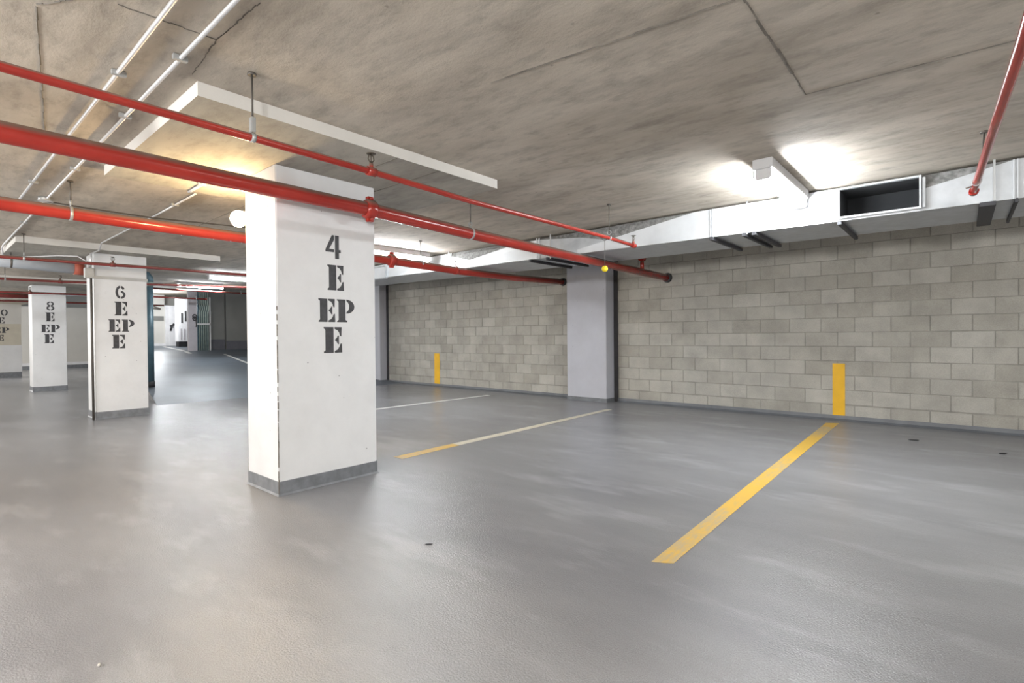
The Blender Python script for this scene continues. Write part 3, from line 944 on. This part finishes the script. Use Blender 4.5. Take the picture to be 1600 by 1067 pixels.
conduit([(-5.5, 1.785, zc), (-6.78, 1.797, zc), (-6.84, 1.797, zc - .0), (-8.95, 1.79, zc), (-9.25, 1.79, zc), (-9.40, 1.79, 2.49), (-9.80, 1.77, 2.485)], 0.0095, 'silver conduit crossing the ceiling to the top of column 6', [(-6.1, 1.79, CEIL - .016), (-7.7, 1.795, CEIL - .016)])
m = MB(); m.tube([(-6.77, 0.89, zc - .02), (-6.82, 1.2, zc - .02), (-6.84, 1.80, zc - .02), (-6.6, 2.7, zc - .02), (-6.5, 3.4, zc - .02)], 0.008, 6)
tag(m.build('electrical_cable', M['steel']), 'thin dark cable across the ceiling between two silver conduits', 'cable')
t = thing('junction_box', (-6.75, 0.875, CEIL), 'small round junction box on the ceiling at the silver conduit', 'junction box')
m = MB(); m.tube([(-6.75, 0.875, CEIL), (-6.75, 0.875, CEIL - .035)], 0.055, 16); m.build('box_body', M['bracket'], t)
m = MB(); m.tube([(-6.75, 0.875, CEIL - .035), (-6.75, 0.875, CEIL - .04)], 0.06, 16); m.build('cover_plate', M['conduit'], t)
# short conduit pieces near the lamp
conduit([(-4.6, 1.62, PAN - .012), (-5.1, 1.63, PAN - .012), (-5.18, 1.63, PAN - .012)], 0.0115, 'short silver conduit under the slab near the glowing lamp', [(-4.85, 1.625, PAN - .012)])
# drop on the left edge of column 6
t = conduit([(-9.80, 1.768, 2.485), (-9.81, 1.768, 2.40), (-9.815, 1.765, 2.22)], 0.014, 'silver conduit dropping to the grey box on column 6')
m = MB(); m.tube([(-9.82, 1.77, 2.15), (-9.83, 1.772, 1.4), (-9.83, 1.775, 0.0)], 0.016, 10)
o = m.build('lower_tube', M['steel'], t)
m = MB(); m.box((-9.86, 1.69, 2.12), (-9.77, 1.80, 2.27), 0, 0.006); o = m.build('control_box', M['bracket'], t); o['label'] = 'small grey steel box'
m = MB(); m.tube([(-10.9, 0.93, 2.45), (-10.6, 1.2, 2.46), (-10.2, 1.45, 2.46), (-9.9, 1.63, 2.44), (-9.8, 1.72, 2.36), (-9.8, 1.75, 2.25)], 0.009, 8)
tag(m.build('electrical_cable', M['conduit']), 'pale looping cable from the far conduit to column 6', 'cable')

# ------------------------------------------------------------------ drain pipes by column 6
t = thing('drain_pipe', (-10.6, 1, 2.35), 'pale blue-grey drain pipe running level behind the left of column 6', 'pipe')
m = MB(); m.tube([(-10.62, -4, 2.375), (-10.62, 0.87, 2.365), (-10.62, 1.72, 2.335)], 0.088, 22); m.build('pipe', M['palepipe'], t)
m = MB(); m.tube([(-10.62, 1.70, 2.335), (-10.62, 1.82, 2.332)], 0.1, 22); o = m.build('rubber_coupling', M['orange'], t); o['label'] = 'rusty red coupling at the end'
for yy in (0.98,):
    m = MB(); m.tube([(-10.62, yy - .012, 2.363), (-10.62, yy + .012, 2.363)], 0.091, 22); m.tube([(-10.62, yy, 2.45), (-10.62, yy, CEIL)], 0.008, 8); m.build('hanger_clamp', M['steel'], t)
t = thing('standpipe', (-13.15, 3.33, 0), 'dark blue-green standpipe with an elbow, right of column 6', 'pipe')
m = MB(); m.tube([(-13.15, 3.33, floor_z(-13.15, 3.33)), (-13.15, 3.33, 2.50)], 0.092, 22); m.build('pipe', M['bluegreen'], t)
m = MB(); m.tube([(-13.15, 3.33, 2.33), (-13.15, 3.33, 2.43)], 0.1, 22); o = m.build('band', M['greenpipe'], t); o['label'] = 'pale green band under the elbow'
m = MB(); m.tube([(-13.15, 3.33, 2.42), (-13.15, 3.325, 2.50), (-13.15, 3.29, 2.55), (-13.15, 3.22, 2.575), (-13.15, 3.1, 2.58), (-13.15, 2.905, 2.58)], 0.105, 22); m.build('elbow', M['bluegreen'], t)
m = MB(); m.tube([(-13.15, 3.33, floor_z(-13.15, 3.33)), (-13.15, 3.33, floor_z(-13.15, 3.33) + .12)], 0.1, 22); m.build('boot', M['black'], t)

# ------------------------------------------------------------------ far end of the drive
zf = 0.9
# open white door leaf
dr = struct(bpy.data.objects.new('door_1', None)); COL.objects.link(dr); dr.location = (-25, 7.0, .92); WORLD[dr.name] = Vector((-25, 7.0, .92))
m = MB(); m.box((-25.3, 6.98, .92), (-25.2, 7.10, 2.62)); m.build('door_frame', M['wallwhite'], dr)
m = MB(); m.box((-25.06, 7.05, .90), (-25.0, 7.38, 2.60), 0, 0.006); m.build('door_leaf', M['wallwhite'], dr)
m = MB(); m.tube([(-24.98, 7.10, 1.55), (-24.95, 7.12, 1.75), (-24.95, 7.22, 1.85)], 0.03, 8); m.tube([(-25, 7.12, 1.75), (-24.9, 7.12, 1.75)], 0.05, 10); m.build('door_handle', M['dark'], dr)
wall('wall_door', (-25.6, 5.4, 0.6), (-25.3, 6.98, 3.1), M['wallpale'])
m = MB(); m.box((-25.3, 6.45, 1.98), (-25.27, 6.94, 2.16)); struct(m.build('trim_6', M['walldark']))
m = MB(); m.box((-25.3, 5.6, .88), (-25.26, 6.98, 1.02)); struct(m.build('trim_7', M['wallwhite']))
t = thing('exit_arm', (-25.28, 6.6, 2.5), 'small dark wall bracket above the door at the end of the drive', 'bracket')
m = MB(); m.tube([(-25.29, 6.5, 2.62), (-25.1, 6.62, 2.52), (-25.1, 6.78, 2.46)], 0.03, 8); m.tube([(-25.29, 6.5, 2.48), (-25.1, 6.78, 2.45)], 0.025, 8); m.build('arm', M['steel'], t)
# tall electrical cabinet
t = thing('electrical_cabinet', (-24, 7.27, .88), 'tall white cabinet with dark slots beside the open far door', 'cabinet')
m = MB(); m.box((-24.3, 7.06, 1.10), (-23.9, 7.48, 2.86), 0, 0.01); m.build('body', M['wallwhite'], t)
for (ya, z0, z1) in ((7.17, 1.86, 2.26), (7.30, 1.92, 2.34), (7.41, 1.92, 2.34)):
    m = MB(); m.box((-23.9, ya, z0), (-23.885, ya + .05, z1)); m.build('vent_slot', M['dark'], t)
for ya in (7.14, 7.26, 7.38):
    m = MB(); m.box((-23.9, ya, 1.18), (-23.885, ya + .035, 1.62)); m.build('vent_slot', M['mauve'], t)
m = MB(); m.box((-24.25, 7.08, .86), (-23.92, 7.46, 1.10)); o = m.build('plinth', M['black'], t); o['label'] = 'black plinth'
# pier and riser bank
column(-20.5, -20.64, 6.38, 6.65, ceil_z(-20.5), 'mauve-grey pier left of the bank of riser pipes', 'mauve', 0, 0.76)
t = thing('riser_bank', (-20.5, 6.9, .78), 'bank of grey-green riser pipes in a dark frame at the end of the drive', 'pipes')
m = MB(); m.box((-20.75, 6.72, .76), (-20.7, 7.09, 3.04)); o = m.build('back_panel', M['bluegreen'], t)
for i in range(5):
    y = 6.755 + i * 0.068
    m = MB(); m.tube([(-20.6, y, .78), (-20.6, y, 2.15), (-20.56, y + .02, 2.25), (-20.56, y + .02, 2.35), (-20.6, y, 2.45), (-20.6, y, 3.03)], 0.024, 8)
    m.build('riser_pipe', M['greenpipe'], t)
m = MB(); m.box((-20.57, 6.66, 1.70), (-20.52, 7.09, 1.76)); o = m.build('cross_bar', M['conduit'], t)
m = MB(); m.box((-20.6, 7.07, .76), (-20.52, 7.10, 2.7)); m.build('side_post', M['conduit'], t)
m = MB(); m.ring((-20.46, 6.56, 2.0), (1, 0, 0), 0.06, 0.02, 16, 8); m.ring((-20.46, 6.56, 1.92), (1, 0, 0), 0.06, 0.02, 16, 8); m.tube([(-20.46, 6.60, 1.92), (-20.46, 6.61, 1.7), (-20.46, 6.60, 1.62)], 0.018, 8); m.tube([(-20.5, 6.56, 2.06), (-20.43, 6.56, 2.06)], 0.012, 8)
tag(m.build('hose_coil', M['dark']), 'dark coiled hose hung on the mauve-grey pier', 'hose')
# drive lines
def ramp_line(a, b, wd, label):
    m = MB(); n = 8
    for i in range(n):
        x0 = a[0] + (b[0] - a[0]) * i / n; x1 = a[0] + (b[0] - a[0]) * (i + 1) / n
        y0 = a[1] + (b[1] - a[1]) * i / n; y1 = a[1] + (b[1] - a[1]) * (i + 1) / n
        z0, z1 = floor_z(x0, 99) + .004, floor_z(x1, 99) + .004
        m.add([(x0, y0, z0), (x1, y1, z1), (x1, y1 + wd, z1), (x0, y0 + wd, z0)], [(0, 1, 2, 3)])
    tag(m.build('parking_line', M['linewhite']), label, 'floor marking')
ramp_line((-19.2, 7.0), (-15.2, 6.5), 0.1, 'white line on the ramp in front of the dark bay')
ramp_line((-24.3, 6.6), (-19.6, 6.08), 0.12, 'white line on the ramp below the white door and cabinet')

# ------------------------------------------------------------------ litter on the floor
def bit(name, x, y, sx, sy, sz, rot, mat, label):
    m = MB(); m.sphere((0, 0, sz * .8), 1, 8, 6, 0, (sx, sy, sz))
    for i, v in enumerate(m.v):
        m.v[i] = (v[0] * random.uniform(.8, 1.2), v[1] * random.uniform(.8, 1.2), max(0, v[2]))
    o = m.build(name, M[mat]); o.location = (x, y, 0.0005); o.rotation_euler = (0, 0, rot)
    return tag(o, label, 'litter')
bit('twig', -2.324, 1.941, .024, .005, .004, .75, 'black', 'short black scrap lying on the open floor right of column 4')
bit('pebble', -2.394, 0.437, .007, .006, .006, 0, 'pebble', 'tiny pale pebble on the floor at the lower left')
bit('leaf_scrap', 0.321, 7.036, .035, .014, .006, .4, 'black', 'dark scrap on the floor by the right frame edge')
bit('leaf_scrap', -0.389, 7.317, .05, .02, .006, .2, 'black', 'dark scrap on the floor right of the yellow line near the wall')

# ------------------------------------------------------------------ kinds that repeat
GROUPS = {'concrete_column': 'concrete columns', 'sprinkler_branch': 'thin red sprinkler pipes', 'sprinkler_main': 'thick red sprinkler pipes',
          'fluorescent_light': 'fluorescent ceiling fittings', 'electrical_conduit': 'silver conduits', 'parking_line': 'painted floor lines',
          'wall_stripe': 'yellow wall stripes', 'electrical_cable': 'loose cables', 'leaf_scrap': 'dark scraps on the floor'}
for o in SC.objects:
    if o.parent is None and 'category' in o:
        b = o.name.split('.')[0]
        if b in GROUPS:
            o['group'] = GROUPS[b]
